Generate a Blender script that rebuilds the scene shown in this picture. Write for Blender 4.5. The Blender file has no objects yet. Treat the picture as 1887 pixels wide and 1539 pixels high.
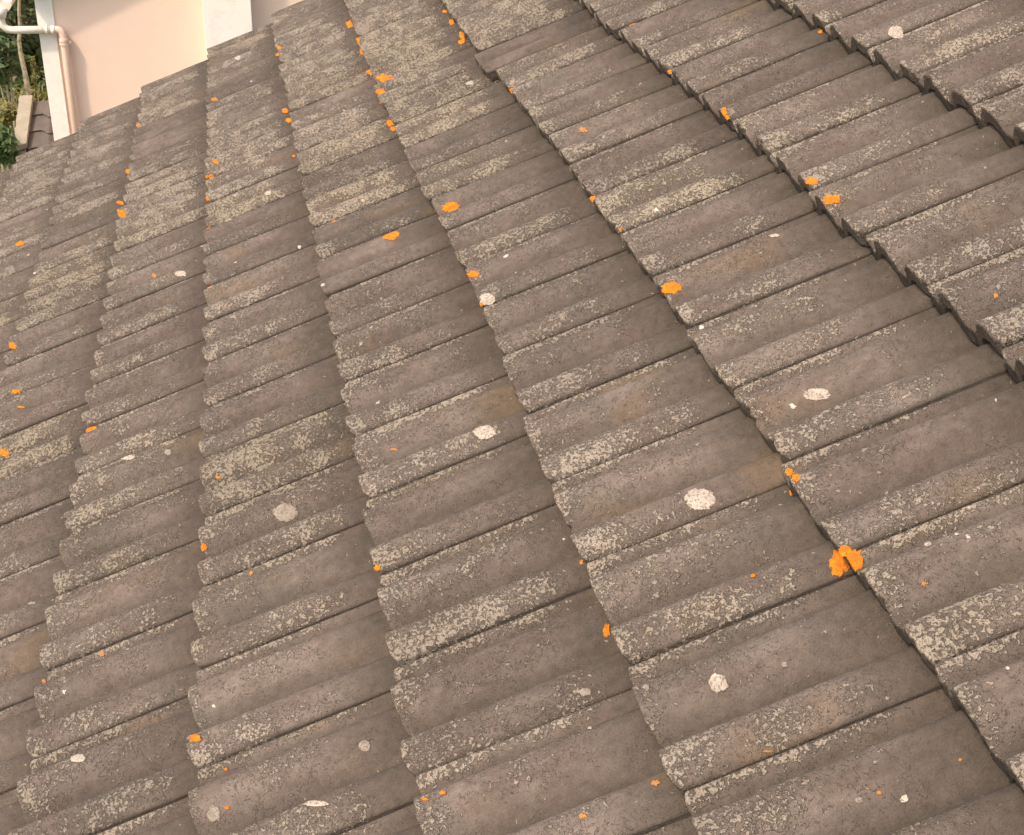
import bpy, bmesh, math, random
from mathutils import Vector, Matrix, noise
random.seed(7)
C = bpy.context.scene.collection
SC = bpy.context.scene

# ------------------------------------------------------------------ camera
FPX, CX, CY = 2400.0, 943.5, 769.5                 # solved from the tile lattice of the roof
ZR = 4.62                                          # height of the roof's reference point
PITCH = math.radians(27.839)
cam_loc = Vector((1.74564, -1.64453, 2.37619 + ZR))
RIGHT = Vector((0.9803189, -0.1952975, 0.0288752))
UP = Vector((0.0691105, 0.4764947, 0.8764568))
BACK = Vector((-0.1849287, -0.8572116, 0.4806138))
cd = bpy.data.cameras.new('camera'); cam = bpy.data.objects.new('camera', cd); C.objects.link(cam)
cam.matrix_world = Matrix(((RIGHT.x, UP.x, BACK.x, cam_loc.x), (RIGHT.y, UP.y, BACK.y, cam_loc.y),
                           (RIGHT.z, UP.z, BACK.z, cam_loc.z), (0, 0, 0, 1)))
cd.sensor_width = 36; cd.lens = 36 * FPX / 1887; cd.clip_end = 2000; cd.clip_start = 0.05
SC.camera = cam
SC.render.resolution_x = 1024; SC.render.resolution_y = 835

# ------------------------------------------------------------------ sky, sun, exposure
SUN = Vector((-0.48, -0.31, 0.82)).normalized()   # towards the sun
w = bpy.data.worlds.new('World'); SC.world = w; w.use_nodes = True
wn = w.node_tree.nodes; wl = w.node_tree.links
sky = wn.new('ShaderNodeTexSky'); sky.sky_type = 'NISHITA'; sky.sun_disc = False
sky.sun_elevation = math.asin(SUN.z); sky.sun_rotation = math.atan2(SUN.x, SUN.y)
sky.dust_density = 5.0; sky.air_density = 1.0; sky.ozone_density = 0.6
wl.new(sky.outputs[0], wn['Background'].inputs[0]); wn['Background'].inputs[1].default_value = 0.15
sd = bpy.data.lights.new('sun', 'SUN'); sun = bpy.data.objects.new('sun', sd); C.objects.link(sun)
sd.energy = 2.0; sd.angle = math.radians(2.5); sd.color = (1.0, 0.83, 0.66)
sun.rotation_euler = SUN.to_track_quat('Z', 'Y').to_euler()
SC.view_settings.view_transform = 'Standard'; SC.view_settings.look = 'None'
SC.view_settings.exposure = 0.78; SC.view_settings.gamma = 1

# ------------------------------------------------------------------ helpers
def ray(px, py):
    return (RIGHT * ((px - CX) / FPX) - UP * ((py - CY) / FPX) - BACK)
def at_y(px, py, y):                               # point of the view ray on the vertical plane at y
    d = ray(px, py); return cam_loc + d * ((y - cam_loc.y) / d.y)
def at_plane(px, py, p, n):
    d = ray(px, py); return cam_loc + d * ((p - cam_loc).dot(n) / d.dot(n))

def thing(name, label, cat, loc=(0, 0, 0), group=None):
    o = bpy.data.objects.new(name, None); C.objects.link(o); o.location = loc
    o['label'] = label; o['category'] = cat
    if group: o['group'] = group
    return o
def tag(o, label, cat, group=None):
    o['label'] = label; o['category'] = cat
    if group: o['group'] = group
def mesh_obj(name, me, mat, parent=None):
    o = bpy.data.objects.new(name, me); C.objects.link(o)
    if mat: me.materials.append(mat)
    if parent:
        o.parent = parent
        o.matrix_parent_inverse = Matrix.Translation(parent.location).inverted() if parent.type == 'EMPTY' and parent.parent is None else Matrix()
    return o
def bm_obj(name, bm, mat, parent=None, smooth=False):
    me = bpy.data.meshes.new(name); bmesh.ops.recalc_face_normals(bm, faces=bm.faces)
    if smooth:
        for f in bm.faces: f.smooth = True
    bm.to_mesh(me); bm.free()
    return mesh_obj(name, me, mat, parent)
def box(bm, x0, x1, y0, y1, z0, z1, bev=0.0):
    r = bmesh.ops.create_cube(bm, size=1.0)
    for v in r['verts']:
        v.co = Vector(((x0 + x1) / 2 + v.co.x * (x1 - x0), (y0 + y1) / 2 + v.co.y * (y1 - y0), (z0 + z1) / 2 + v.co.z * (z1 - z0)))
    if bev:
        es = list({e for v in r['verts'] for e in v.link_edges})
        bmesh.ops.bevel(bm, geom=es, offset=bev, segments=2, affect='EDGES')
def prism(bm, pts, off):                           # polygon of Vectors extruded along off
    a = [bm.verts.new(p) for p in pts]; b = [bm.verts.new(p + off) for p in pts]; n = len(pts)
    bm.faces.new(a); bm.faces.new(b[::-1])
    for i in range(n): bm.faces.new((a[i], b[i], b[(i + 1) % n], a[(i + 1) % n]))
def tube(bm, pts, r, seg=16, radii=None):
    rings = []
    for i, p in enumerate(pts):
        t = ((pts[min(i + 1, len(pts) - 1)] - pts[max(i - 1, 0)])).normalized()
        a = t.cross(Vector((0.13, 0.2, 0.97)) if abs(t.z) < 0.9 else Vector((1, 0.1, 0))).normalized(); b = t.cross(a)
        rr = radii[i] if radii else r
        rings.append([bm.verts.new(p + (a * math.cos(q) + b * math.sin(q)) * rr) for q in [2 * math.pi * k / seg for k in range(seg)]])
    for i in range(len(rings) - 1):
        for k in range(seg):
            bm.faces.new((rings[i][k], rings[i][(k + 1) % seg], rings[i + 1][(k + 1) % seg], rings[i + 1][k]))
    bm.faces.new(rings[0]); bm.faces.new(rings[-1][::-1])

# ------------------------------------------------------------------ materials
class NT:
    def __init__(s, name, rough=0.9, spec=0.25):
        s.m = bpy.data.materials.new(name); s.m.use_nodes = True; s.t = s.m.node_tree
        s.b = s.t.nodes['Principled BSDF']; s.b.inputs['Roughness'].default_value = rough
        s.b.inputs['Specular IOR Level'].default_value = spec
    def n(s, typ, **kw):
        x = s.t.nodes.new(typ)
        for k, v in kw.items(): setattr(x, k, v)
        return x
    def link(s, a, b): s.t.links.new(a, b)
    def put(s, v, sock):
        if v is None: return
        if hasattr(v, 'links') or isinstance(v, bpy.types.NodeSocket): s.link(v, sock)
        else: sock.default_value = v
    def math(s, op, a, b=None, c=None, clamp=False):
        x = s.n('ShaderNodeMath', operation=op, use_clamp=clamp)
        s.put(a, x.inputs[0]); s.put(b, x.inputs[1]); s.put(c, x.inputs[2]); return x.outputs[0]
    def mix(s, f, a, b, typ='MIX'):
        x = s.n('ShaderNodeMix', data_type='RGBA', blend_type=typ)
        s.put(f, x.inputs[0])
        for v, k in ((a, 6), (b, 7)):
            if isinstance(v, tuple) and len(v) == 3: v = v + (1,)
            s.put(v, x.inputs[k])
        return x.outputs[2]
    def noise(s, vec, scale, detail=2, rough=0.5, dist=0.0):
        x = s.n('ShaderNodeTexNoise'); s.put(vec, x.inputs['Vector'])
        x.inputs['Scale'].default_value = scale; x.inputs['Detail'].default_value = detail
        x.inputs['Roughness'].default_value = rough; x.inputs['Distortion'].default_value = dist
        return x.outputs['Fac']
    def vor(s, vec, scale, out='Distance'):
        x = s.n('ShaderNodeTexVoronoi'); s.put(vec, x.inputs['Vector']); x.inputs['Scale'].default_value = scale
        return x
    def step(s, v, lo, hi):
        x = s.n('ShaderNodeMapRange', interpolation_type='SMOOTHSTEP'); s.put(v, x.inputs[0])
        s.put(lo, x.inputs[1]); s.put(hi, x.inputs[2]); return x.outputs[0]
    def scale(s, vec, v3):
        x = s.n('ShaderNodeVectorMath', operation='MULTIPLY'); s.put(vec, x.inputs[0]); x.inputs[1].default_value = v3
        return x.outputs[0]

def tile_material():
    m = NT('weathered_concrete_tile', 0.92, 0.18)
    P = m.n('ShaderNodeAttribute', attribute_name='pos').outputs['Vector']
    A = m.n('ShaderNodeAttribute', attribute_name='mask')
    sep = m.n('ShaderNodeSeparateColor'); m.link(A.outputs['Color'], sep.inputs[0])
    dens, bare_shade, yel = sep.outputs[0], sep.outputs[1], sep.outputs[2]
    tone = A.outputs['Alpha']
    Ps = m.scale(P, (0.35, 1.0, 1.0))
    n1 = m.noise(Ps, 16, 4, 0.6); n2 = m.noise(P, 60, 3, 0.65); n3 = m.noise(P, 5, 3, 0.6); n4 = m.noise(P, 420, 2, 0.6)
    base = m.mix(m.step(n1, 0.35, 0.65), (0.106, 0.080, 0.064), (0.152, 0.120, 0.098))
    base = m.mix(m.math('MULTIPLY', m.step(n3, 0.48, 0.70), 0.6), base, (0.094, 0.084, 0.066))       # grey green algae
    base = m.mix(m.math('MULTIPLY', bare_shade, m.math('MULTIPLY_ADD', m.step(n1, 0.25, 0.6), .5, .5)), base, (0.056, 0.046, 0.036))  # bare upper end darker, plus roll shading painted into the valleys
    n5 = m.noise(m.scale(P, (0.6, 1, 1)), 7, 2, 0.5)
    base = m.mix(m.math('MULTIPLY', m.step(n5, 0.58, 0.74), 0.40), base, (0.135, 0.092, 0.050))         # ochre stain
    grain = m.math('MULTIPLY_ADD', m.math('ADD', m.math('MULTIPLY', n2, 0.6), m.math('MULTIPLY', n4, 0.6)), 1.5, 0.10)
    base = m.mix(1.0, base, m.n('ShaderNodeCombineColor').outputs[0], 'MULTIPLY')
    cc = base.node.inputs[7].links[0].from_node
    for i in range(3): m.link(grain, cc.inputs[i])
    # crusty grey lichen: grains that merge into patches where the density is high
    wob = m.n('ShaderNodeTexNoise'); m.link(P, wob.inputs['Vector']); wob.inputs['Scale'].default_value = 130; wob.inputs['Detail'].default_value = 1
    wv = m.n('ShaderNodeVectorMath', operation='MULTIPLY_ADD'); m.link(wob.outputs['Color'], wv.inputs[0]); wv.inputs[1].default_value = (0.012, 0.012, 0.012); m.link(P, wv.inputs[2])
    g1 = m.noise(wv.outputs[0], 165, 3, 0.6)
    patch = m.noise(P, 13, 3, 0.62)
    d2 = m.math('ADD', dens, m.math('MULTIPLY', m.math('SUBTRACT', patch, 0.5), 2.1))
    th = m.math('SUBTRACT', 0.71, m.math('MULTIPLY', m.math('MAXIMUM', m.math('MINIMUM', d2, 1.15), 0), 0.27))
    lo = m.math('SUBTRACT', th, 0.035); hi = m.math('ADD', th, 0.03)
    lich = m.step(g1, lo, hi)
    lo2 = m.math('SUBTRACT', th, 0.075)
    rim = m.math('SUBTRACT', m.step(g1, lo2, th), lich, clamp=True)
    rim = m.math('MULTIPLY', rim, m.step(d2, 0.35, 0.8))
    lc = m.mix(m.noise(P, 40, 2), (0.27, 0.222, 0.165), (0.385, 0.335, 0.268))
    lc = m.mix(yel, lc, (0.34, 0.285, 0.190))
    lc = m.mix(m.step(n4, 0.42, 0.62), lc, (0.17, 0.137, 0.103))
    col = m.mix(m.math('MULTIPLY', rim, 0.30), base, (0.042, 0.030, 0.022))
    col = m.mix(m.math('MULTIPLY', lich, 0.70), col, lc)
    # scattered single grains between the crusts
    vg = m.vor(wv.outputs[0], 85); sg = m.n('ShaderNodeSeparateColor'); m.link(vg.outputs['Color'], sg.inputs[0])
    gr_ = m.math('MULTIPLY_ADD', sg.outputs[1], 0.17, 0.10)
    gsp = m.math('MULTIPLY', m.math('GREATER_THAN', sg.outputs[0], m.math('SUBTRACT', 1.0, m.math('MULTIPLY', m.step(d2, -0.5, 0.9), 0.55))), m.step(vg.outputs['Distance'], gr_, m.math('MULTIPLY', gr_, 0.6)))
    col = m.mix(m.math('MULTIPLY', gsp, 0.65), col, (0.31, 0.26, 0.205))
    # small white and orange colonies
    vo = m.vor(wv.outputs[0], 26); sc_ = m.n('ShaderNodeSeparateColor'); m.link(vo.outputs['Color'], sc_.inputs[0])
    rad = m.math('MULTIPLY', m.math('POWER', sc_.outputs[1], 3), 0.20)
    sp = m.math('MULTIPLY', m.math('GREATER_THAN', sc_.outputs[0], 0.80), m.step(vo.outputs['Distance'], rad, m.math('MULTIPLY', rad, 0.7)))
    col = m.mix(sp, col, (0.46, 0.39, 0.32))
    vo2 = m.vor(m.scale(P, (1, 1, 1)), 7); s2 = m.n('ShaderNodeSeparateColor'); m.link(vo2.outputs['Color'], s2.inputs[0])
    r2 = m.math('MULTIPLY_ADD', m.noise(P, 160, 2), 0.10, -0.015)
    so = m.math('MULTIPLY', m.math('GREATER_THAN', s2.outputs[2], 0.90), m.step(vo2.outputs['Distance'], r2, m.math('MULTIPLY', r2, 0.8)))
    col = m.mix(m.math('MULTIPLY', so, 0.7), col, (0.40, 0.17, 0.035))
    tn = m.n('ShaderNodeHueSaturation'); m.link(col, tn.inputs['Color']); m.link(m.math('MULTIPLY_ADD', tone, 0.5, 0.75), tn.inputs['Value'])
    m.link(tn.outputs[0], m.b.inputs['Base Color'])
    hgt = m.math('ADD', m.math('MULTIPLY', m.step(g1, lo, m.math('ADD', th, 0.08)), 0.0048), m.math('MULTIPLY', m.math('ADD', n2, m.math('MULTIPLY', n4, 0.5)), 0.0024))
    hgt = m.math('ADD', hgt, m.math('MULTIPLY', m.math('MAXIMUM', sp, gsp), 0.002))
    bp = m.n('ShaderNodeBump'); bp.inputs['Strength'].default_value = 0.9; bp.inputs['Distance'].default_value = 1.0
    m.link(hgt, bp.inputs['Height']); m.link(bp.outputs[0], m.b.inputs['Normal'])
    return m.m
def rough_mat(name, c1, c2, scale=8, rough=0.85, bump=0.0, c3=None, s3=40, f3=0.5, streak=(1, 1, 1), bscale=120, crust=0):
    m = NT(name, rough); P = m.n('ShaderNodeTexCoord').outputs['Object']; Pk = m.scale(P, streak)
    col = m.mix(m.step(m.noise(Pk, scale, 4, 0.6), 0.3, 0.7), c1, c2)
    if c3: col = m.mix(m.math('MULTIPLY', m.step(m.noise(P, s3, 3, 0.6), 0.5, 0.62), f3), col, c3)
    m.link(col, m.b.inputs['Base Color'])
    if crust:                                      # the crust breaks into grains towards its rim
        e = m.n('ShaderNodeAttribute', attribute_name='edge').outputs['Fac']
        q = m.math('ADD', e, m.math('MULTIPLY', m.math('SUBTRACT', m.noise(P, 150, 3, .65), .5), crust))
        tr = m.n('ShaderNodeBsdfTransparent'); ms = m.n('ShaderNodeMixShader'); m.link(m.step(q, .96, 1.02), ms.inputs[0])
        m.link(m.b.outputs[0], ms.inputs[1]); m.link(tr.outputs[0], ms.inputs[2]); m.link(ms.outputs[0], m.t.nodes['Material Output'].inputs[0])
    if bump:
        bp = m.n('ShaderNodeBump'); bp.inputs['Distance'].default_value = bump; bp.inputs['Strength'].default_value = 0.8
        m.link(m.noise(P, bscale, 3, 0.6), bp.inputs['Height']); m.link(bp.outputs[0], m.b.inputs['Normal'])
    return m.m
TILE = tile_material()
ORANGE = rough_mat('orange_lichen', (0.76, 0.235, 0.012), (0.56, 0.165, 0.016), 60, 0.95, 0.006, (0.42, 0.12, 0.02), 120, 0.45, bscale=420, crust=0.55)
DULL = rough_mat('dull_orange_lichen', (0.46, 0.18, 0.035), (0.34, 0.16, 0.06), 90, 0.95, 0.002, (0.22, 0.15, 0.09), 160, 0.6, bscale=420, crust=1.3)
PALE = rough_mat('white_lichen', (0.47, 0.40, 0.325), (0.36, 0.30, 0.24), 60, 0.95, 0.003, (0.20, 0.16, 0.125), 230, 0.95, bscale=420, crust=0.5)
GREY = rough_mat('grey_lichen', (0.31, 0.26, 0.21), (0.23, 0.19, 0.15), 60, 0.95, 0.003, (0.16, 0.125, 0.095), 260, 0.8, bscale=420, crust=0.8)
PINK = rough_mat('pink_render', (0.83, 0.625, 0.495), (0.81, 0.605, 0.475), 3, 0.9, 0.0015, bscale=200)
WHITE = rough_mat('white_render', (0.84, 0.80, 0.71), (0.82, 0.78, 0.69), 4, 0.9, 0.001, (0.70, 0.63, 0.53), 9, 0.3)
PIPEW = rough_mat('white_pipe', (0.80, 0.74, 0.62), (0.76, 0.69, 0.57), 20, 0.45)
PIPEP = rough_mat('pink_pipe', (0.78, 0.57, 0.44), (0.76, 0.55, 0.42), 20, 0.55)
WOOD = rough_mat('dark_timber', (0.08, 0.06, 0.045), (0.05, 0.04, 0.03), 20)

# ------------------------------------------------------------------ the tiled roof
G = 0.36; W = 0.249842                              # gauge of a course, width of a tile
STEP = 0.043; BUTT = 0.031
JMIN, JMAX, KMIN, KMAX = -8, 19, 0, 13
RU = Vector((math.cos(PITCH), 0, math.sin(PITCH))); RV = Vector((0, 1, 0)); RN = Vector((-math.sin(PITCH), 0, math.cos(PITCH)))
R0 = Vector((0, 0, ZR))
def R2W(u, v, n): return R0 + RU * u + RV * v + RN * n
PROF = [(0, -4.5), (.012, -2.5), (.06, -6.5), (.11, -14), (.145, -17), (.17, -15.5), (.195, -5), (.22, 6.5), (.25, 13), (.29, 15), (.35, 13.5), (.42, 7), (.49, -4),
        (.55, -14.5), (.60, -21), (.635, -22), (.665, -17), (.695, -3), (.725, 8), (.76, 13.5), (.81, 15), (.87, 12.5), (.92, 8.5), (.96, 4.5), (.988, .5), (1.0, -2.5)]
def prof(s):
    n = len(PROF)
    for i in range(n - 1):
        a, ha = PROF[i]; b, hb = PROF[i + 1]
        if s <= b or i == n - 2:
            q = min(1, (s - a) / (b - a)); d = b - a
            pa, pha = PROF[max(i - 1, 0)]; nb, nhb = PROF[min(i + 2, n - 1)]
            m0 = (hb - pha) / (b - pa) * d; m1 = (nhb - ha) / (nb - a) * d
            return ((2 * q ** 3 - 3 * q * q + 1) * ha + (q ** 3 - 2 * q * q + q) * m0 + (3 * q * q - 2 * q ** 3) * hb + (q ** 3 - q * q) * m1) * 0.001 * 1.2
def interp(tab, x):
    if x <= tab[0][0]: return tab[0][1]
    for (a, ha), (b, hb) in zip(tab, tab[1:]):
        if x <= b: return ha + (hb - ha) * (x - a) / (b - a)
    return tab[-1][1]
DU = {5: [(-1, -.01), (3, .02), (20, 0)], 6: [(0, .025), (2, .035), (19, -.02)], 7: [(-2, -.02), (0, -.012), (4, .03), (7, -.02), (11, -.065), (17, -.03)],
      8: [(-2, -.03), (0, -.03), (6, 0), (9, -.03)], 9: [(0, .02), (5, .02)], 10: [(0, .03)], 4: [(1, .018), (6, 0)]}
def rnd(k, j, c): return noise.noise(Vector((k * 7.13 + 0.37, j * 3.71 + 1.7, c * 11.3))) * 0.5 + 0.5
def hsh(k, j, c):
    x = math.sin(k * 127.1 + j * 311.7 + c * 74.7) * 43758.5453; return x - math.floor(x)
SLIP = None
def tile_par(k, j):
    du = interp(DU[k], j) if k in DU else 0.0
    du += (hsh(k, j, 1) - .5) * 0.026 + (-.075 if (k, j) == SLIP else 0) - (.03 if hsh(k, j, 12) > .95 else 0)
    dv = (hsh(k, j, 2) - .5) * 0.012
    lift = (hsh(k, j, 3) - .35) * 0.006
    skew = (hsh(k, j, 4) - .5) * 0.010               # lower edge not quite square
    tilt = (hsh(k, j, 5) - .5) * 0.004
    return du, dv, lift, skew, tilt
# tiles read off the photograph as thickly crusted or nearly clean, located by where they lie on the roof
def uv_of(px, py):
    p = at_plane(px, py, R0, RN) - R0
    return p.dot(RU) / G, p.dot(RV) / W
def tile_at(px, py):
    u, v = uv_of(px, py); j = math.floor(v); k = math.floor(u)
    if k in DU and u - k < interp(DU[k], j): k -= 1
    return k, j
SLIP = (8, 10)
CRUST = {tile_at(x, y): a for x, y, a in ((870, 290, .5), (840, 320, .25), (810, 85, .45), (940, 40, .45), (900, 15, .4), (640, 205, .45), (640, 235, .5), (650, 275, .4), (600, 120, .3),
         (590, 90, .2), (570, 60, .2), (290, 350, .5), (280, 395, .45), (130, 480, .45), (110, 530, .45), (590, 160, .4), (1160, 350, .5), (1190, 385, .3), (780, 190, .5), (800, 225, .45),
         (760, 130, .35), (740, 90, .4), (430, 290, .4), (440, 240, .3), (450, 60, .25), (640, 345, .35), (630, 380, .3), (60, 800, .4), (60, 830, .4), (490, 860, .6), (470, 910, .3),
         (1010, 110, .3), (1060, 90, .25), (720, 60, .35), (700, 30, .3), (480, 320, .3), (60, 510, .3), (320, 310, .2))}
BARE = {tile_at(x, y): a for x, y, a in ((1000, 75, .6), (450, 140, .5), (310, 240, .4), (330, 215, .35), (650, 310, .35), (900, 240, .3), (680, 465, .35), (600, 420, .2), (470, 400, .3),
        (480, 440, .25), (100, 440, .25), (70, 380, .3), (1390, 120, .2), (930, 340, .35))}
def tile_dens(k, j):
    far = min(max((j - 5) / 9, 0), 1) * (1 if k < 9 else .5)
    d = 0.20 + 0.26 * hsh(k, j, 6) + 0.22 * far + CRUST.get((k, j), 0) - BARE.get((k, j), 0)
    return d
SBAND = [(0, .62), (.045, .75), (.065, .25), (.10, -.12), (.19, -.18), (.24, .26), (.30, .26), (.42, .12), (.50, -.10), (.62, -.30), (.68, -.1), (.70, .2), (.76, .32), (.86, .42), (.95, .45), (1.0, .2)]
TBAND = [(0, .42), (.05, .30), (.13, .05), (.45, .03), (.68, -.05), (.80, -.25), (.90, -.60), (1.3, -.9)]
TS = [0.0, .004, .012, .03, .07, .12, .2, .3, .4, .5, .6, .7, .8, .9, 1.0, 1.1, 1.18]
SS = sorted(set([p[0] for p in PROF] + [.03, .085, .18, .2075, .235, .27, .32, .385, .455, .52, .58, .65, .68, .71, .74, .785, .84, .90, .94, .975]))
def surf(k, j, s, t, par):                         # top surface of one tile in roof coordinates
    du, dv, lift, skew, tilt = par
    v = (j + 1 - s * 0.99) * W + dv * W
    u = (k + t + du + skew * (s - .5)) * G
    n = prof(s) + lift - t * (STEP + lift) * 1.0 + tilt * (s - .5) * max(0, 1 - t)
    return u, v, n
def tile_verts(k, j):
    par = tile_par(k, j); V = []; M = []; seed = Vector((k * 3.7, j * 5.9, 0))
    dt = tile_dens(k, j); yel = max(0, min(1, (hsh(k, j, 7) - .6) * 1.0 + CRUST.get((k, j), 0) * 1.1)); tone = .5 + (hsh(k, j, 8) - .5) * .34 + (0.08 if j > 9 else 0)
    if (k, j) in BARE: tone -= .15; yel = 0
    if (k, j) == SLIP: tone -= .3; dt -= .3
    off = Vector((hsh(k, j, 9) * 40, hsh(k, j, 10) * 40, hsh(k, j, 11) * 40))
    nT = len(TS); nS = len(SS)
    for b, t in enumerate(TS):
        for a, s in enumerate(SS):
            u, v, n = surf(k, j, s, t, par)
            chip = max(0, noise.noise(Vector((s * 26, 7, 0)) + seed) - .36) * .035
            edge = chip + 0.0022 * noise.noise(Vector((s * 14, 0, 0)) + seed) + 0.0016 * noise.noise(Vector((s * 55, 3, 0)) + seed)
            if t < .08: u += (edge + .009 * max(0, (s - .90) / .10) ** 2 + .004 * max(0, 1 - abs(s - .62) / .07) + .005 * max(0, 1 - s / .05)) * (1 - t / .08)
            n += 0.0012 * noise.noise(Vector((u * 14, v * 22, 0)) + seed)
            if b == 0: n -= 0.0045; u += .0005
            elif b == 1: n -= 0.0012
            cs = min(s, 1 - s)
            V.append((u, v, n))
            d = dt + interp(SBAND, s) * (1.0 if t < .85 else .5) + interp(TBAND, t + .12 * noise.noise(Vector((s * 6, 1, 0)) + seed))
            wv = .5 * noise.noise(Vector((u * 5, v * 9, 2.0)))
            bare_shd = interp([(0, 0), (.6, 0), (.85, .7), (1, 1)], t + .1 * noise.noise(Vector((s * 5, 9, 0)) + seed))
            bare_shd = max(bare_shd, interp([(.44, 0), (.60, .9), (.645, 1), (.675, 0)], s), interp([(.05, 0), (.12, .8), (.165, 1), (.195, 0)], s), .8 * max(0, (s - .97) / .03), .8 * max(0, 1 - s / .015))  # valley bands paint in the shade of the rolls; seam edges dark too
            M.append((max(0, min(1, d + wv * .35)), bare_shd, yel, tone, off))
    return V, M, nT, nS
def add_tile(store, k, j):
    V, M, nT, nS = tile_verts(k, j); base = len(store['v']); F = store['f']
    top = lambda b, a: base + b * nS + a
    store['v'] += V; store['m'] += M
    for b in range(nT - 1):
        for a in range(nS - 1):
            F.append((top(b, a), top(b, a + 1), top(b + 1, a + 1), top(b + 1, a)))
    # butt face, underside and sides share a lower copy of the outline grid
    lowb = len(store['v'])
    for b in (0, nT - 1):
        for a in range(nS):
            u, v, n = V[b * nS + a]
            th = BUTT if 0 < a < nS - 1 else BUTT * .5
            if b == 0: u += .003
            store['v'].append((u, v, n - th)); m = M[b * nS + a]; store['m'].append((m[0] * .15, .5, m[2] * .3, m[3] + .75, m[4]))  # butt tone raised to lighten the shaded step
    lo = lambda bb, a: lowb + bb * nS + a
    for a in range(nS - 1):
        F.append((top(0, a + 1), top(0, a), lo(0, a), lo(0, a + 1)))
        F.append((lo(0, a + 1), lo(0, a), lo(1, a), lo(1, a + 1)))
        F.append((top(nT - 1, a), top(nT - 1, a + 1), lo(1, a + 1), lo(1, a)))
    for a, flip in ((0, False), (nS - 1, True)):
        loop = [top(b, a) for b in range(nT)] + [lo(1, a), lo(0, a)]
        F.append(tuple(loop if not flip else loop[::-1]))
def finish_tiles(name, store, parent):
    me = bpy.data.meshes.new(name)
    V = [R2W(*p) for p in store['v']]
    me.from_pydata(V, [], store['f'])
    me.attributes.new('pos', 'FLOAT_VECTOR', 'POINT'); me.attributes.new('mask', 'FLOAT_COLOR', 'POINT')
    pv = []; mv = []
    for p, m in zip(store['v'], store['m']):
        pv += [p[0] + m[4].x, p[1] + m[4].y, p[2] + m[4].z]; mv += [m[0], m[1], m[2], m[3]]
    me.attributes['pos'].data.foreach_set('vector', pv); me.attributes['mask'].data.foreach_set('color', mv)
    nt = (len(TS) - 1) * (len(SS) - 1)
    bm = bmesh.new(); bm.from_mesh(me); bm.normal_update()
    for f in bm.faces: f.smooth = abs(f.normal.dot(RN)) > .35 and len(f.verts) == 4
    bm.to_mesh(me); bm.free()
    return mesh_obj(name, me, TILE, parent)

roof = thing('tiled_roof', 'weathered brown interlocking concrete tile roof crusted with grey and orange lichen, filling the foreground', 'roof', (0, 0, 0))
allt = []
for k in range(KMIN, KMAX):
    for j in range(JMIN, JMAX + 1):
        # projected size decides which tiles are parts of their own
        inside = 0; n_ = 0
        for a in (.1, .5, .9):
            for b in (.1, .5, .9):
                p = R2W((k + a) * G, (j + b) * W, 0) - cam_loc; z = -p.dot(BACK); n_ += 1
                if z > .2:
                    x = CX + p.dot(RIGHT) / z * FPX; y = CY - p.dot(UP) / z * FPX
                    if 0 < x < 1887 and 0 < y < 1539: inside += 1
        p = R2W((k + .5) * G, (j + .5) * W, 0) - cam_loc; z = max(.3, -p.dot(BACK))
        allt.append((inside / z ** 2 * abs(p.normalized().dot(RN)), k, j))
allt.sort(reverse=True)
own = {(k, j) for s_, k, j in allt[:100] if s_ > 0}
TOBJ = {}
rest = {'v': [], 'f': [], 'm': []}
for s_, k, j in allt:
    if (k, j) in own:
        st = {'v': [], 'f': [], 'm': []}; add_tile(st, k, j)
        TOBJ[(k, j)] = finish_tiles('roof_tile', st, roof)
    else: add_tile(rest, k, j)
far = finish_tiles('roof_tiles', rest, roof); far['kind'] = 'stuff'

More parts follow.
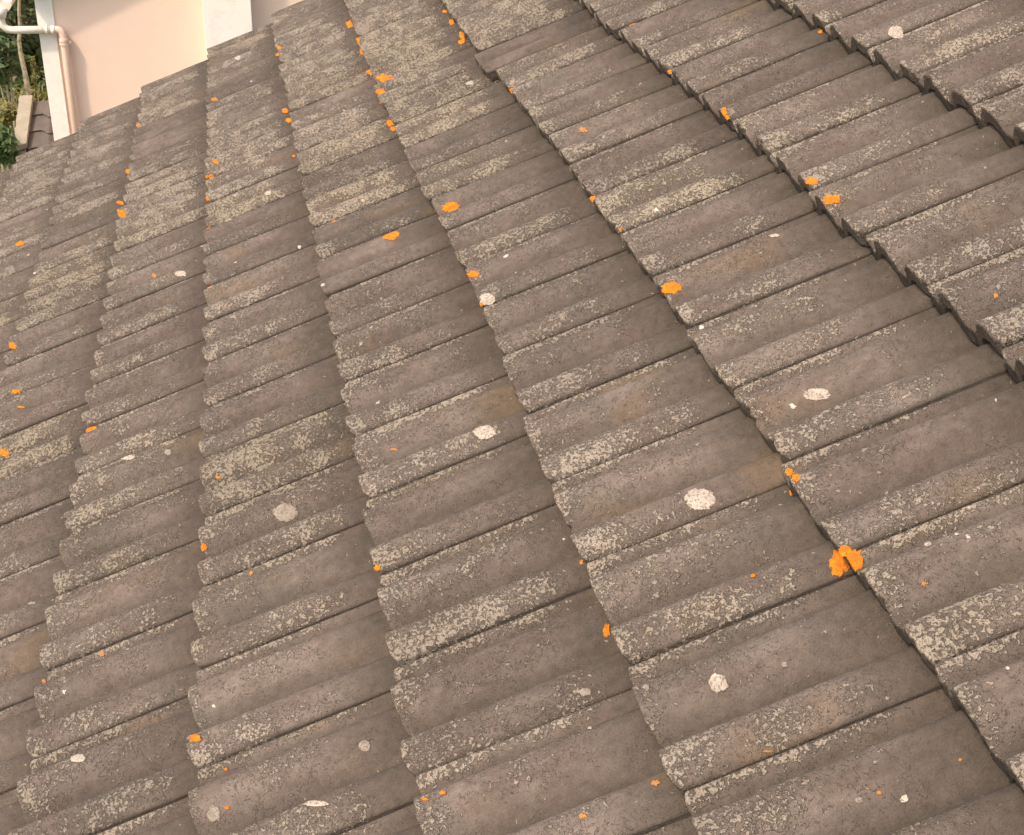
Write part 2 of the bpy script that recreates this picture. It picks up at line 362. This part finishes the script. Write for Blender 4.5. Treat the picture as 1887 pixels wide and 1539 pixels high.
# lichen colonies: small irregular crusts that follow the tile they grow on
def colony(px, py, pw, ph, mat, name, seed, label=None):
    pw *= .95; ph *= .95
    if pw < 24 and mat is ORANGE: pw *= .92; ph *= .92
    rn = random.Random(seed); best = None
    p = at_plane(px, py, R0, RN) - R0; k0 = math.floor(p.dot(RU) / G); j0 = math.floor(p.dot(RV) / W)
    for k in (k0 + 1, k0, k0 - 1):                 # the tile whose own surface the colony sits on
        for j in (j0 - 1, j0, j0 + 1):
            par = tile_par(k, j); n = 0.0
            for _ in range(8):
                p = at_plane(px, py, R0 + RN * n, RN) - R0; u = p.dot(RU); v = p.dot(RV)
                s = (j + 1 + par[1] - v / W) / .99; sc = min(max(s, 0), 1)
                t = u / G - k - par[0] - par[3] * (sc - .5)
                n = .5 * n + .5 * surf(k, j, sc, max(t, 0), par)[2]
            miss = max(0, -s, s - 1) + max(0, -t) * 2.5 + max(0, t - .985) * 6
            if best is None or miss < best[0] - 1e-4: best = (miss, k, j, par, u, v, n, t)
    _, k, j, par, u, v, n, t = best
    s = min(max((j + 1 + par[1] - v / W) / .99, .01), .99); hv = ph / 2 / 420
    for lo_, hi_, to in ((.13, .25, .27), (.61, .745, .765)):   # grows on the sunny back of the roll, not in its steep far side
        if lo_ < s < hi_: s = to + hv / W * .5
    if t < .015: t = .015 if pw > 10 else .006
    if .25 < s < .61: s = min(s, .47)
    zhi = .60 if .25 < s < .61 else 9
    zlo = .728 if s >= .745 else .232 if s > .25 else -9
    u, v, n = surf(k, j, s, t, par); q = R2W(u, v, n) - cam_loc; z = -q.dot(BACK)
    px = CX + q.dot(RIGHT) / z * FPX; py = CY - q.dot(UP) / z * FPX
    # size: pixels to metres along u and v at this place
    c = R2W(u, v, n); z = -(c - cam_loc).dot(BACK)
    def pj(q):
        q = q - cam_loc; zz = -q.dot(BACK); return Vector((q.dot(RIGHT) / zz * FPX, -q.dot(UP) / zz * FPX))
    c0 = pj(c); du = (pj(c + RU * .01) - c0) / .01; dv = (pj(c + RV * .01) - c0) / .01
    det = du.x * dv.y - du.y * dv.x
    ph0 = rn.random() * 10
    def outline(a, r):
        sp_ = .35 if mat in (PALE, GREY) else 1.0; rr = r * (1 + sp_ * .34 * noise.noise(Vector((math.cos(a) * 1.6, math.sin(a) * 1.6, ph0))) + sp_ * .30 * noise.noise(Vector((math.cos(a) * 5, math.sin(a) * 5, ph0 + 5))) + .12 * noise.noise(Vector((math.cos(a) * 14, math.sin(a) * 14, ph0 + 9))))
        x = math.cos(a) * pw * .5 * rr; y = math.sin(a) * ph * .5 * rr
        nn = n; uu = vv = 0
        for _ in range(9):                         # where the photographed outline meets this tile's curved surface
            p = at_plane(px + x, py + y, R0 + RN * nn, RN) - R0; uu = p.dot(RU); vv = p.dot(RV)
            ss = (j + 1 + par[1] - vv / W) / .99
            if ss < zlo or ss > zhi: ss = zlo if ss < zlo else zhi; vv = (j + 1 + par[1] - ss * .99) * W
            ss = min(max(ss, 0), 1)
            nn = .5 * nn + .5 * surf(k, j, ss, max(uu / G - k - par[0] - par[3] * (ss - .5), 0), par)[2]
        return uu - u, vv - v
    bm = bmesh.new(); rings = []; NA = 44
    ev = bm.verts.layers.float.new('edge')
    for r, hh in ((0, .0026), (.3, .0030), (.6, .0026), (.85, .0022), (1.05, .0016), (1.12, -.0015)):
        ring = []
        for i in range(NA if r else 1):
            a = 2 * math.pi * i / NA; uu, vv = outline(a, r)
            s2 = (j + 1 + par[1] - (v + vv) / W) / .99; ov = max(0, -s2, s2 - 1); s2c = min(max(s2, 0.0), 1.0)
            t2 = (u + uu) / G - k - par[0] - par[3] * (s2c - .5); drop = 0
            if t2 < .004: drop = (.004 - t2) * G * 1.2; t2 = -.003
            pu, pv, pn = surf(k, j, s2c, t2, par)
            if ov > 0: pv = v + vv
            pn += hh + (.0010 * noise.noise(Vector((pu * 150, pv * 150, ph0))) if r < 1 else 0) - drop - ov * W * .3
            ring.append(bm.verts.new(R2W(pu, pv, pn))); ring[-1][ev] = r
        rings.append(ring)
    for i in range(NA): bm.faces.new((rings[0][0], rings[1][i], rings[1][(i + 1) % NA]))
    for q in range(1, len(rings) - 1):
        for i in range(NA): bm.faces.new((rings[q][i], rings[q + 1][i], rings[q + 1][(i + 1) % NA], rings[q][(i + 1) % NA]))
    o = bm_obj(name, bm, mat, TOBJ.get((k, j), far), True)
    if label: o['label'] = label
ORG = [(1165, 47, 22, 14), (1512, 60, 10, 8), (1228, 137, 14, 9), (1322, 214, 12, 18), (1322, 228, 10, 10), (1496, 336, 28, 12), (1533, 369, 38, 17), (940, 169, 20, 13), (1090, 369, 13, 12),
       (835, 392, 34, 19), (874, 506, 26, 12), (719, 430, 33, 19), (1236, 531, 40, 22), (886, 567, 8, 7), (1145, 427, 6, 8), (1455, 872, 17, 16), (1467, 882, 17, 20), (1461, 908, 15, 15),
       (1547, 1037, 38, 52), (1569, 1034, 36, 50), (1558, 1016, 24, 22), (1118, 1163, 15, 28), (696, 1048, 12, 13), (382, 1029, 12, 17), (361, 1362, 23, 18), (165, 790, 27, 20), (381, 424, 16, 13),
       (382, 368, 9, 8), (388, 328, 20, 9), (399, 300, 14, 6), (390, 532, 16, 6), (222, 392, 24, 12), (222, 374, 14, 7), (236, 316, 11, 8), (37, 449, 22, 11), (22, 636, 20, 11), (30, 723, 20, 10),
       (40, 752, 16, 5), (8, 836, 22, 15), (645, 46, 12, 20), (660, 75, 9, 12), (668, 97, 10, 16), (682, 131, 15, 18), (713, 146, 32, 16), (700, 168, 20, 12), (708, 190, 14, 14),
       (720, 228, 16, 12), (724, 238, 12, 10), (512, 100, 9, 9), (516, 90, 9, 6), (530, 212, 14, 9), (535, 223, 18, 9), (543, 286, 8, 7), (851, 66, 12, 12), (850, 76, 14, 14), (832, 40, 10, 12),
       (820, 22, 10, 6), (785, 1474, 14, 7), (818, 1462, 17, 8), (433, 1526, 11, 7), (417, 1419, 8, 6), (1388, 1062, 12, 7)]
ORD = [(1076, 240, 15, 10), (396, 184, 13, 7), (255, 231, 8, 6), (284, 508, 9, 7), (1208, 1444, 17, 12), (1722, 1110, 10, 8), (1420, 1393, 22, 4), (617, 410, 12, 7), (585, 425, 8, 5),
       (190, 1207, 10, 9), (734, 849, 14, 5), (1075, 1505, 18, 8), (1790, 1437, 8, 8), (1072, 1037, 8, 9), (1840, 552, 9, 9), (408, 893, 9, 6), (464, 1057, 8, 8), (1650, 1515, 10, 8), (82, 1256, 8, 7)]
WHT = [(1651, 60, 30, 22), (898, 552, 31, 23), (1520, 752, 54, 22), (894, 798, 44, 26), (1291, 921, 60, 42), (1325, 1260, 36, 36), (144, 1398, 30, 17), (583, 1482, 46, 12), (333, 505, 24, 11),
       (494, 355, 14, 12), (438, 107, 12, 9), (1427, 435, 22, 7), (235, 843, 30, 12), (865, 153, 18, 9), (422, 407, 24, 6), (1404, 1482, 10, 6), (1710, 1004, 14, 10), (1763, 986, 9, 5),
       (1786, 938, 9, 6), (1087, 1342, 9, 6), (1858, 1233, 9, 7)]
GRY = [(526, 946, 46, 36), (1079, 1277, 24, 16), (672, 1376, 22, 22), (397, 1508, 26, 32), (310, 834, 14, 12), (58, 1112, 18, 6), (1469, 1267, 12, 11), (1191, 1267, 14, 10), (1584, 1476, 16, 12), (1640, 905, 10, 6)]
for i, q in enumerate(ORG): colony(*q, ORANGE, 'lichen_patch', i, 'bright orange lichen crust')
for i, q in enumerate(ORD): colony(*q, DULL, 'lichen_patch', 200 + i, 'faint dull orange lichen spot')
for i, q in enumerate(WHT): colony(*q, PALE, 'lichen_patch', 400 + i, 'round whitish lichen crust')
for i, q in enumerate(GRY): colony(*q, GREY, 'lichen_patch', 600 + i, 'pale grey lichen crust')

# boarding under the tiles and the gable wall they rest on
bm = bmesh.new(); u0, u1, v0, v1 = -.02, KMAX * G, JMIN * W, (JMAX + 1) * W - .03
prism(bm, [R2W(u0 * 1, v0, -.098), R2W(u1, v0, -.098), R2W(u1, v1, -.098), R2W(u0, v1, -.098)], RN * .018)
bm_obj('roof_deck', bm, WOOD, roof)
bm = bmesh.new(); yv = v1 - .12
for ya, yb in ((v0 + .1, v0 + .35), (yv - .25, yv)):
    a = R2W(.5, 0, -.105); b = R2W(u1, 0, -.105)
    prism(bm, [Vector((a.x, ya, 0)), Vector((b.x, ya, 0)), Vector((b.x, ya, b.z)), Vector((a.x, ya, a.z))], Vector((0, yb - ya, 0)))
a = R2W(.5, 0, -.105); prism(bm, [Vector((a.x, v0 + .35, 0)), Vector((a.x + .25, v0 + .35, 0)), Vector((a.x + .25, v0 + .35, a.z)), Vector((a.x, v0 + .35, a.z))], Vector((0, yv - .25 - v0 - .35, 0)))
bm_obj('wall', bm, PINK, roof)

# ------------------------------------------------------------------ the pink house
YW = cam_loc.y + 17.0
pt = lambda x, y, d=0: at_y(x, y, YW - d)
xl = pt(63, 0).x; xr = xl + 14; zt = pt(250, -260).z
house = thing('pink_house', 'salmon pink rendered house gable with white corner pilasters and a white downpipe, beyond the roof', 'house', (xl, YW, 0))
ridge_x = xl + 7; rp = math.tan(math.radians(25)); ze = pt(80, 79).z + .72
bm = bmesh.new()
prism(bm, [Vector((xl + .004, YW, 0)), Vector((xr, YW, 0)), Vector((xr, YW, ze)), Vector((ridge_x, YW, ze + 7 * rp)), Vector((xl + .004, YW, ze))], Vector((0, 9, 0)))
bm_obj('wall', bm, PINK, house)
for i, (a, b, yy, d) in enumerate(((63, 95.6, 0, .02), (372, 462, 0, .30))):
    bm = bmesh.new(); x0 = pt(a, yy, d).x; x1 = pt(b, yy, d).x
    zz = ze + (x0 + x1 - 2 * xl) / 2 * rp - .06
    box(bm, x0, x1, YW - d, YW + .1, 0, zz - .12, .006)
    o = bm_obj('pilaster', bm, WHITE, house)
    if i: o['label'] = 'wide white pilaster standing proud of the pink wall'
    else: o['label'] = 'narrow white pilaster at the house corner'
# gable roof with overhang, barge board and gutter
OV = .20; bm = bmesh.new()
e0 = Vector((xl - .14, YW - OV, ze - .14 * rp)); rg = Vector((ridge_x, YW - OV, ze + 7 * rp)); e1 = Vector((xr + .3, YW - OV, ze - .30 * rp)); up = Vector((0, 0, .16))
prism(bm, [e0, rg, rg + up, e0 + up], Vector((0, 9.4, 0))); prism(bm, [rg, e1, e1 + up, rg + up], Vector((0, 9.4, 0)))
hr = bm_obj('roof', bm, rough_mat('dark_roof_tiles', (.10, .075, .06), (.06, .05, .04), 6), house)
bm = bmesh.new(); dn = Vector((0, 0, -.05))
prism(bm, [e0 + dn, rg + dn, rg + up * 1.05, e0 + up * 1.05], Vector((0, -.03, 0)))
bm_obj('barge_board', bm, WHITE, hr)
# gutter: half round trough along the left eave, its end at the gable
gc = at_y(-1, 4, YW - .10); gr = .135
bm = bmesh.new(); prev = None
for y in (gc.y, gc.y + 9.0):
    ring = []
    for i in range(13):
        a = math.pi + math.pi * i / 12; ring.append(bm.verts.new(Vector((gc.x + math.cos(a) * gr, y, gc.z + math.sin(a) * gr))))
    for i in range(12, -1, -1):
        a = math.pi + math.pi * i / 12; ring.append(bm.verts.new(Vector((gc.x + math.cos(a) * (gr - .012), y, gc.z + math.sin(a) * (gr - .012)))))
    if prev:
        for i in range(26): bm.faces.new((prev[i], prev[(i + 1) % 26], ring[(i + 1) % 26], ring[i]))
    prev = ring
for q in range(4):                                 # moulded rim rolls and end cap
    tube(bm, [Vector((gc.x + gr * .98 - q * .004, gc.y - .005, gc.z + .004)), Vector((gc.x + gr * .98, gc.y + 9.2, gc.z + .004))], .016, 8) if q == 0 else None
pr = [bm.verts.new(Vector((gc.x + math.cos(math.pi + math.pi * i / 12) * gr, gc.y - .004, gc.z + math.sin(math.pi + math.pi * i / 12) * gr))) for i in range(13)]; bm.faces.new(pr)
gut = bm_obj('gutter', bm, PIPEW, house, False)
# downpipe: outlet, swan neck across the pilaster, elbow, pink vertical drop
yd = YW - .078; pw = .046
A0 = Vector((gc.x + .01, yd, gc.z - gr)); A1 = at_y(2, 38, yd); A2 = at_y(16, 55.5, yd); A3 = at_y(100, 55, yd)
bm = bmesh.new()
def arc(p, q, r, n=7): return [p.lerp(q, i / n) * (1 - 0) for i in range(n + 1)]
def bez(a, b, c, n=8): return [a * (1 - t) ** 2 + b * 2 * t * (1 - t) + c * t * t for t in [i / n for i in range(n + 1)]]
P0 = Vector((A1.x, yd, A0.z + .02))
cor = Vector((A1.x, yd, A2.z)); pts = [P0, Vector((A1.x, yd, A2.z + .16))] + bez(Vector((A1.x, yd, A2.z + .12)), cor, Vector((A1.x + .14, yd, A2.z))) + [A3]
tube(bm, pts, pw, 18)
dp = bm_obj('downpipe', bm, PIPEW, house, True); dp['label'] = 'white swan neck pipe crossing the corner pilaster'
bm = bmesh.new(); tube(bm, [Vector((A1.x, yd, A0.z - .05)), Vector((A1.x, yd, A0.z + .06))], .085, 18, [.062, .10]); bm_obj('outlet', bm, PIPEW, gut, True)
bm = bmesh.new(); cpx = at_y(84, 55, yd)
tube(bm, [cpx, cpx + Vector((.03, 0, 0))], pw + .008, 18); tube(bm, [A3 - Vector((.035, 0, 0)), A3 + Vector((.012, 0, 0))], pw + .007, 18)
bm_obj('pipe_collar', bm, PIPEW, dp, True)
A4 = at_y(117, 70, yd); bm = bmesh.new(); bot = Vector((A4.x, yd, .2))
pts = [A3 + Vector((.008, 0, 0))] + bez(A3 + Vector((.03, 0, 0)), Vector((A4.x, yd, A3.z)), Vector((A4.x, yd, A3.z - .11)), 9) + [bot]
tube(bm, pts, pw - .001, 18); vp = bm_obj('downpipe', bm, PIPEP, house, True); vp['label'] = 'pink painted vertical drop of the downpipe'
bm = bmesh.new(); zc = at_y(117, 71, yd).z
tube(bm, [Vector((A4.x, yd, zc)), Vector((A4.x, yd, zc - .035))], pw + .010, 18); tube(bm, [Vector((A4.x, yd, zc - .05)), Vector((A4.x, yd, zc - .075))], pw + .010, 18)
box(bm, A4.x + pw, A4.x + pw + .035, yd - .012, yd + .012, zc - .06, zc - .035); box(bm, A4.x - .01, A4.x + .01, yd + pw, YW, zc - .06, zc - .03)
bm_obj('pipe_clamp', bm, PIPEP, vp)

# ------------------------------------------------------------------ lower lean-to roof and its coping, left of the pink house
th_ = math.radians(24)
YB = YW + 0.5
B = at_y(53, 275, YB); D = Vector((0, math.cos(th_), math.sin(th_)))
nrm = Vector((0, -math.sin(th_), math.cos(th_)))
T = at_plane(64, 187, B, nrm); BL = at_plane(25, 282, B, nrm); TL = at_plane(37, 187, B, nrm)
ln = (T - B).dot(D)
DARKT = rough_mat('slate_grey_tiles', (.095, .080, .072), (.125, .105, .092), 7, .8, .001, (.11, .09, .075), 30, .4)
lean = thing('lean_to_roof', 'small dark grey tiled lean-to roof between the pale coping and the pink house', 'roof', (B.x, B.y, 0))
bm = bmesh.new(); cw = .30; cg = .33; wid = xl - B.x + .002; nseg = 24; rows = int(ln / cg) + 3
for r in range(-2, rows):
    prev = None
    l0 = r * cg; l1 = l0 + cg * 1.06
    if l1 > ln: l1 = ln
    if l0 >= ln: break
    A_, B_ = [], []
    for i in range(nseg + 1):
        x = B.x + wid * i / nseg; ph = (x / cw + .5 * (r % 2) * 0) % 1.0
        h = .045 * math.exp(-((ph - .30) / .16) ** 2) + .005 * math.cos(ph * 6.283)
        eu = .11 * math.exp(-((ph - .30) / .18) ** 2)
        A_.append(bm.verts.new(Vector((x, B.y, B.z)) + D * (l0 - eu) + nrm * (h + .028))); B_.append(bm.verts.new(Vector((x, B.y, B.z)) + D * l1 + nrm * (h * .9 + .001)))
    Lo = [bm.verts.new(v.co - nrm * .024 + D * .004) for v in A_]
    for i in range(nseg): bm.faces.new((A_[i], A_[i + 1], B_[i + 1], B_[i])); bm.faces.new((Lo[i], Lo[i + 1], A_[i + 1], A_[i]))
bm_obj('tiles', bm, DARKT, lean)
bm = bmesh.new(); o0 = B - nrm * .06 - D * .6; o1 = B - nrm * .06 + D * ln
prism(bm, [o0, o0 + Vector((wid, 0, 0)), o1 + Vector((wid, 0, 0)), o1], nrm * .04)
prism(bm, [Vector((o0.x + .02, o0.y + .05, 0)), Vector((o0.x + .02, o1.y, 0)), Vector((o0.x + .02, o1.y, o1.z - .01)), Vector((o0.x + .02, o0.y + .05, o0.z + .01))], Vector((wid - .04, 0, 0)))
bm_obj('wall', bm, WHITE, lean)
COP = rough_mat('pale_mortar', (.34, .30, .24), (.27, .24, .19), 5, .95, .006, (.26, .22, .13), 12, .5, bscale=60)
bm = bmesh.new()
wv_ = [BL - D * .02, B + nrm * .0, T, TL]
segs = 14; prev = None
for i in range(segs + 1):
    q = i / segs; l = wv_[0].lerp(wv_[3], q); r_ = wv_[1].lerp(wv_[2], q) - Vector((.012, 0, 0)); j_ = .006 * math.sin(i * 2.3)
    ring = [bm.verts.new(l + nrm * .02 + Vector((j_, 0, 0))), bm.verts.new(l + nrm * .10 + Vector((j_ + .01, 0, 0))), bm.verts.new(r_ + nrm * .105 + Vector((.4 * j_, 0, 0))), bm.verts.new(r_ + nrm * .02 + Vector((.4 * j_, 0, 0)))]
    if prev:
        for a in range(4): bm.faces.new((prev[a], prev[(a + 1) % 4], ring[(a + 1) % 4], ring[a]))
    else: bm.faces.new(ring)
    prev = ring
bm.faces.new(prev[::-1])
par_ = thing('parapet_wall', 'pale mortar topped parapet wall sloping beside the dark lean-to roof', 'wall', (BL.x, BL.y, 0))
bm_obj('coping', bm, COP, par_)
bm = bmesh.new(); xa, xb = max(BL.x, TL.x) + .03, min(B.x, T.x) - .03
if xb < xa + .05: xb = xa + .05
prism(bm, [Vector((xa, BL.y, 0)), Vector((xa, TL.y - .02, 0)), Vector((xa, TL.y - .02, TL.z + .0)), Vector((xa, BL.y, BL.z + .0))], Vector((xb - xa, 0, 0)))
bm_obj('wall', bm, COP, par_)

# ------------------------------------------------------------------ ground and garden
gm = rough_mat('garden_soil', (.15, .135, .075), (.11, .115, .05), 1.5, 1.0, .02, (.05, .07, .02), 3, .7, bscale=8)
bm = bmesh.new(); bmesh.ops.create_grid(bm, x_segments=60, y_segments=60, size=300)
g = bm_obj('ground', bm, gm); g['kind'] = 'structure'
def leaf_mat(name, a, b, c):
    m = NT(name, .6, .3); P = m.n('ShaderNodeTexCoord').outputs['Object']
    rn = m.n('ShaderNodeNewGeometry').outputs['Random Per Island']
    col = m.mix(rn, a, b); col = m.mix(m.math('MULTIPLY', m.step(m.noise(P, 2.2, 2), .5, .62), .8), col, c)
    m.link(col, m.b.inputs['Base Color'])
    tr = m.n('ShaderNodeBsdfTranslucent'); m.link(col, tr.inputs['Color']); ms = m.n('ShaderNodeMixShader'); ms.inputs[0].default_value = .4
    m.link(m.b.outputs[0], ms.inputs[1]); m.link(tr.outputs[0], ms.inputs[2]); m.link(ms.outputs[0], m.t.nodes['Material Output'].inputs[0])
    return m.m
L1 = leaf_mat('green_leaves', (.08, .13, .04), (.15, .21, .08), (.24, .29, .14))
L2 = leaf_mat('olive_leaves', (.13, .13, .035), (.26, .25, .07), (.36, .33, .15))
L3 = leaf_mat('deep_leaves', (.07, .12, .05), (.12, .18, .075), (.19, .23, .12))
L4 = leaf_mat('brown_green_leaves', (.20, .19, .12), (.28, .27, .17), (.36, .34, .23))
BARK = rough_mat('pale_bark', (.42, .38, .27), (.30, .27, .19), 14, .95, .01, (.10, .09, .06), 20, .5)
def leaves(cen, rad, num, size, rn, lump=1.0, asp=2.2):
    bm = bmesh.new()
    subs = [Vector((rn.gauss(0, .5), rn.gauss(0, .5), rn.gauss(0, .45))) for _ in range(14)]
    for _ in range(num):
        s_ = rn.choice(subs); d = Vector((rn.gauss(0, 1), rn.gauss(0, 1), rn.gauss(0, 1))).normalized() * (rn.random() ** .45) * .42
        q = s_ + d * lump
        if q.length > 1.15: q = q.normalized() * 1.15
        p = Vector((cen.x + q.x * rad.x, cen.y + q.y * rad.y, max(.05, cen.z + q.z * rad.z)))
        nn = (Vector((rn.gauss(0, .7), rn.gauss(0, .7), rn.random() + .3)) + q * .5).normalized()
        a = nn.orthogonal().normalized(); a = Matrix.Rotation(rn.random() * 6.283, 3, nn) @ a; b = nn.cross(a); sz = size * (.6 + .8 * rn.random())
        v = [bm.verts.new(p + a * sz * .5 * asp * .5), bm.verts.new(p + b * sz * .28 + nn * sz * .06), bm.verts.new(p - a * sz * .5 * asp * .5 - nn * sz * .10), bm.verts.new(p - b * sz * .28 + nn * sz * .06)]
        bm.faces.new(v)
    return bm
def plant(name, label, cat, cen, rad, num, size, mat, seed, trunk_r=.03, group=None, lump=1.0, trunk_pts=None):
    rn = random.Random(seed); t = thing(name, label, cat, (cen.x, cen.y, 0), group)
    bm = leaves(cen, rad, num, size, rn, lump); bm_obj('foliage', bm, mat, t)
    bm = bmesh.new()
    if trunk_pts: tube(bm, trunk_pts, trunk_r, 8, [trunk_r * (1 - .5 * i / (len(trunk_pts) - 1)) for i in range(len(trunk_pts))])
    else:
        for q in range(5):
            e = cen + Vector((rn.uniform(-.6, .6) * rad.x, rn.uniform(-.6, .6) * rad.y, rn.uniform(0, .6) * rad.z)); b0 = Vector((cen.x + rn.uniform(-.1, .1), cen.y + rn.uniform(-.1, .1), 0))
            tube(bm, [b0, b0.lerp(e, .5) + Vector((rn.uniform(-.1, .1), 0, .1)), e], trunk_r, 6, [trunk_r, trunk_r * .7, trunk_r * .3])
    bm_obj('trunk' if name == 'tree' else 'stem', bm, BARK, t)
V3 = Vector
YG = YW + 1.0
c = at_y(2, 118, YG + 2.2); plant('shrub', 'dark green large leaved shrub left of the slender pale trunk', 'shrub', c, V3((.22, .4, .30)), 420, .16, L3, 1)
c = at_y(62, 170, YG + 3.4); plant('shrub', 'yellow green bush above the pale coping', 'shrub', c, V3((.26, .4, .15)), 900, .075, L2, 2)
c = at_y(6, 205, YG + .6); plant('shrub', 'olive bush left of the pale coping', 'shrub', c, V3((.21, .3, .24)), 900, .075, L2, 3)
c = at_y(-4, 262, YG - .6); plant('shrub', 'bright green leafy bush at the lower left of the coping', 'shrub', c, V3((.22, .3, .26)), 420, .12, L1, 4)
yt = YG + 2.0
c = at_y(42, -40, yt + .5); b0 = at_y(52, 172, yt)
plant('tree', 'slender tree with a pale bare trunk behind the white pipe', 'tree', c, V3((.5, .6, .40)), 420, .13, L1, 5, .042,
      trunk_pts=[V3((b0.x + .05, yt, 0)), b0, at_y(48, 145, yt), at_y(44, 125, yt), at_y(40, 108, yt), at_y(37, 92, yt), at_y(35, 75, yt), at_y(37, 50, yt), at_y(35, 20, yt), at_y(38, -60, yt)])
t0 = at_y(68, 165, YG + 2.8)
plant('sapling', 'thin leafy sapling between the pale trunk and the house corner', 'sapling', at_y(64, 135, YG + 2.8), V3((.05, .1, .26)), 130, .065, L2, 6, .014,
      trunk_pts=[V3((t0.x, t0.y, 0)), t0, at_y(64, 140, YG + 2.8), at_y(60, 118, YG + 2.8)])
rn = random.Random(11)
for i, (px, py, dy, rx, rz, mt, lb) in enumerate(((46, 70, 7, 1.0, 1.3, L4, 'brownish green tree standing directly behind the slender pale trunk'), (-8, 60, 6, .7, 1.1, L3, 'deep green tree at the left edge beyond the white pipe'),
        (30, 190, 5.5, .9, .7, L1, 'mid green bushy tree low behind the coping'), (90, 20, 12, 3.4, 3.2, L4, 'dark olive tree half hidden behind the corner of the pink house'))):
    c = at_y(px, py, YG + dy); plant('tree', lb, 'tree', c, V3((rx, rx * .7, rz)), (4200, 1500, 3000, 9000)[i], (.13, .17, .11, .24)[i], mt, 20 + i, .08, trunk_pts=[V3((c.x, c.y, 0)), V3((c.x + .1, c.y, c.z * .6)), c])
bm = leaves(V3((B.x - 1, YW + 6, .15)), V3((6, 9, .18)), 9000, .22, rn, 1.2)
h = bm_obj('ground_cover', bm, L2); h['kind'] = 'stuff'; tag(h, 'low olive ground cover in the garden behind the coping', 'ground cover')
print('own tiles', len(own), 'all', len(allt), 'visible', sum(1 for a in allt if a[0] > 0))
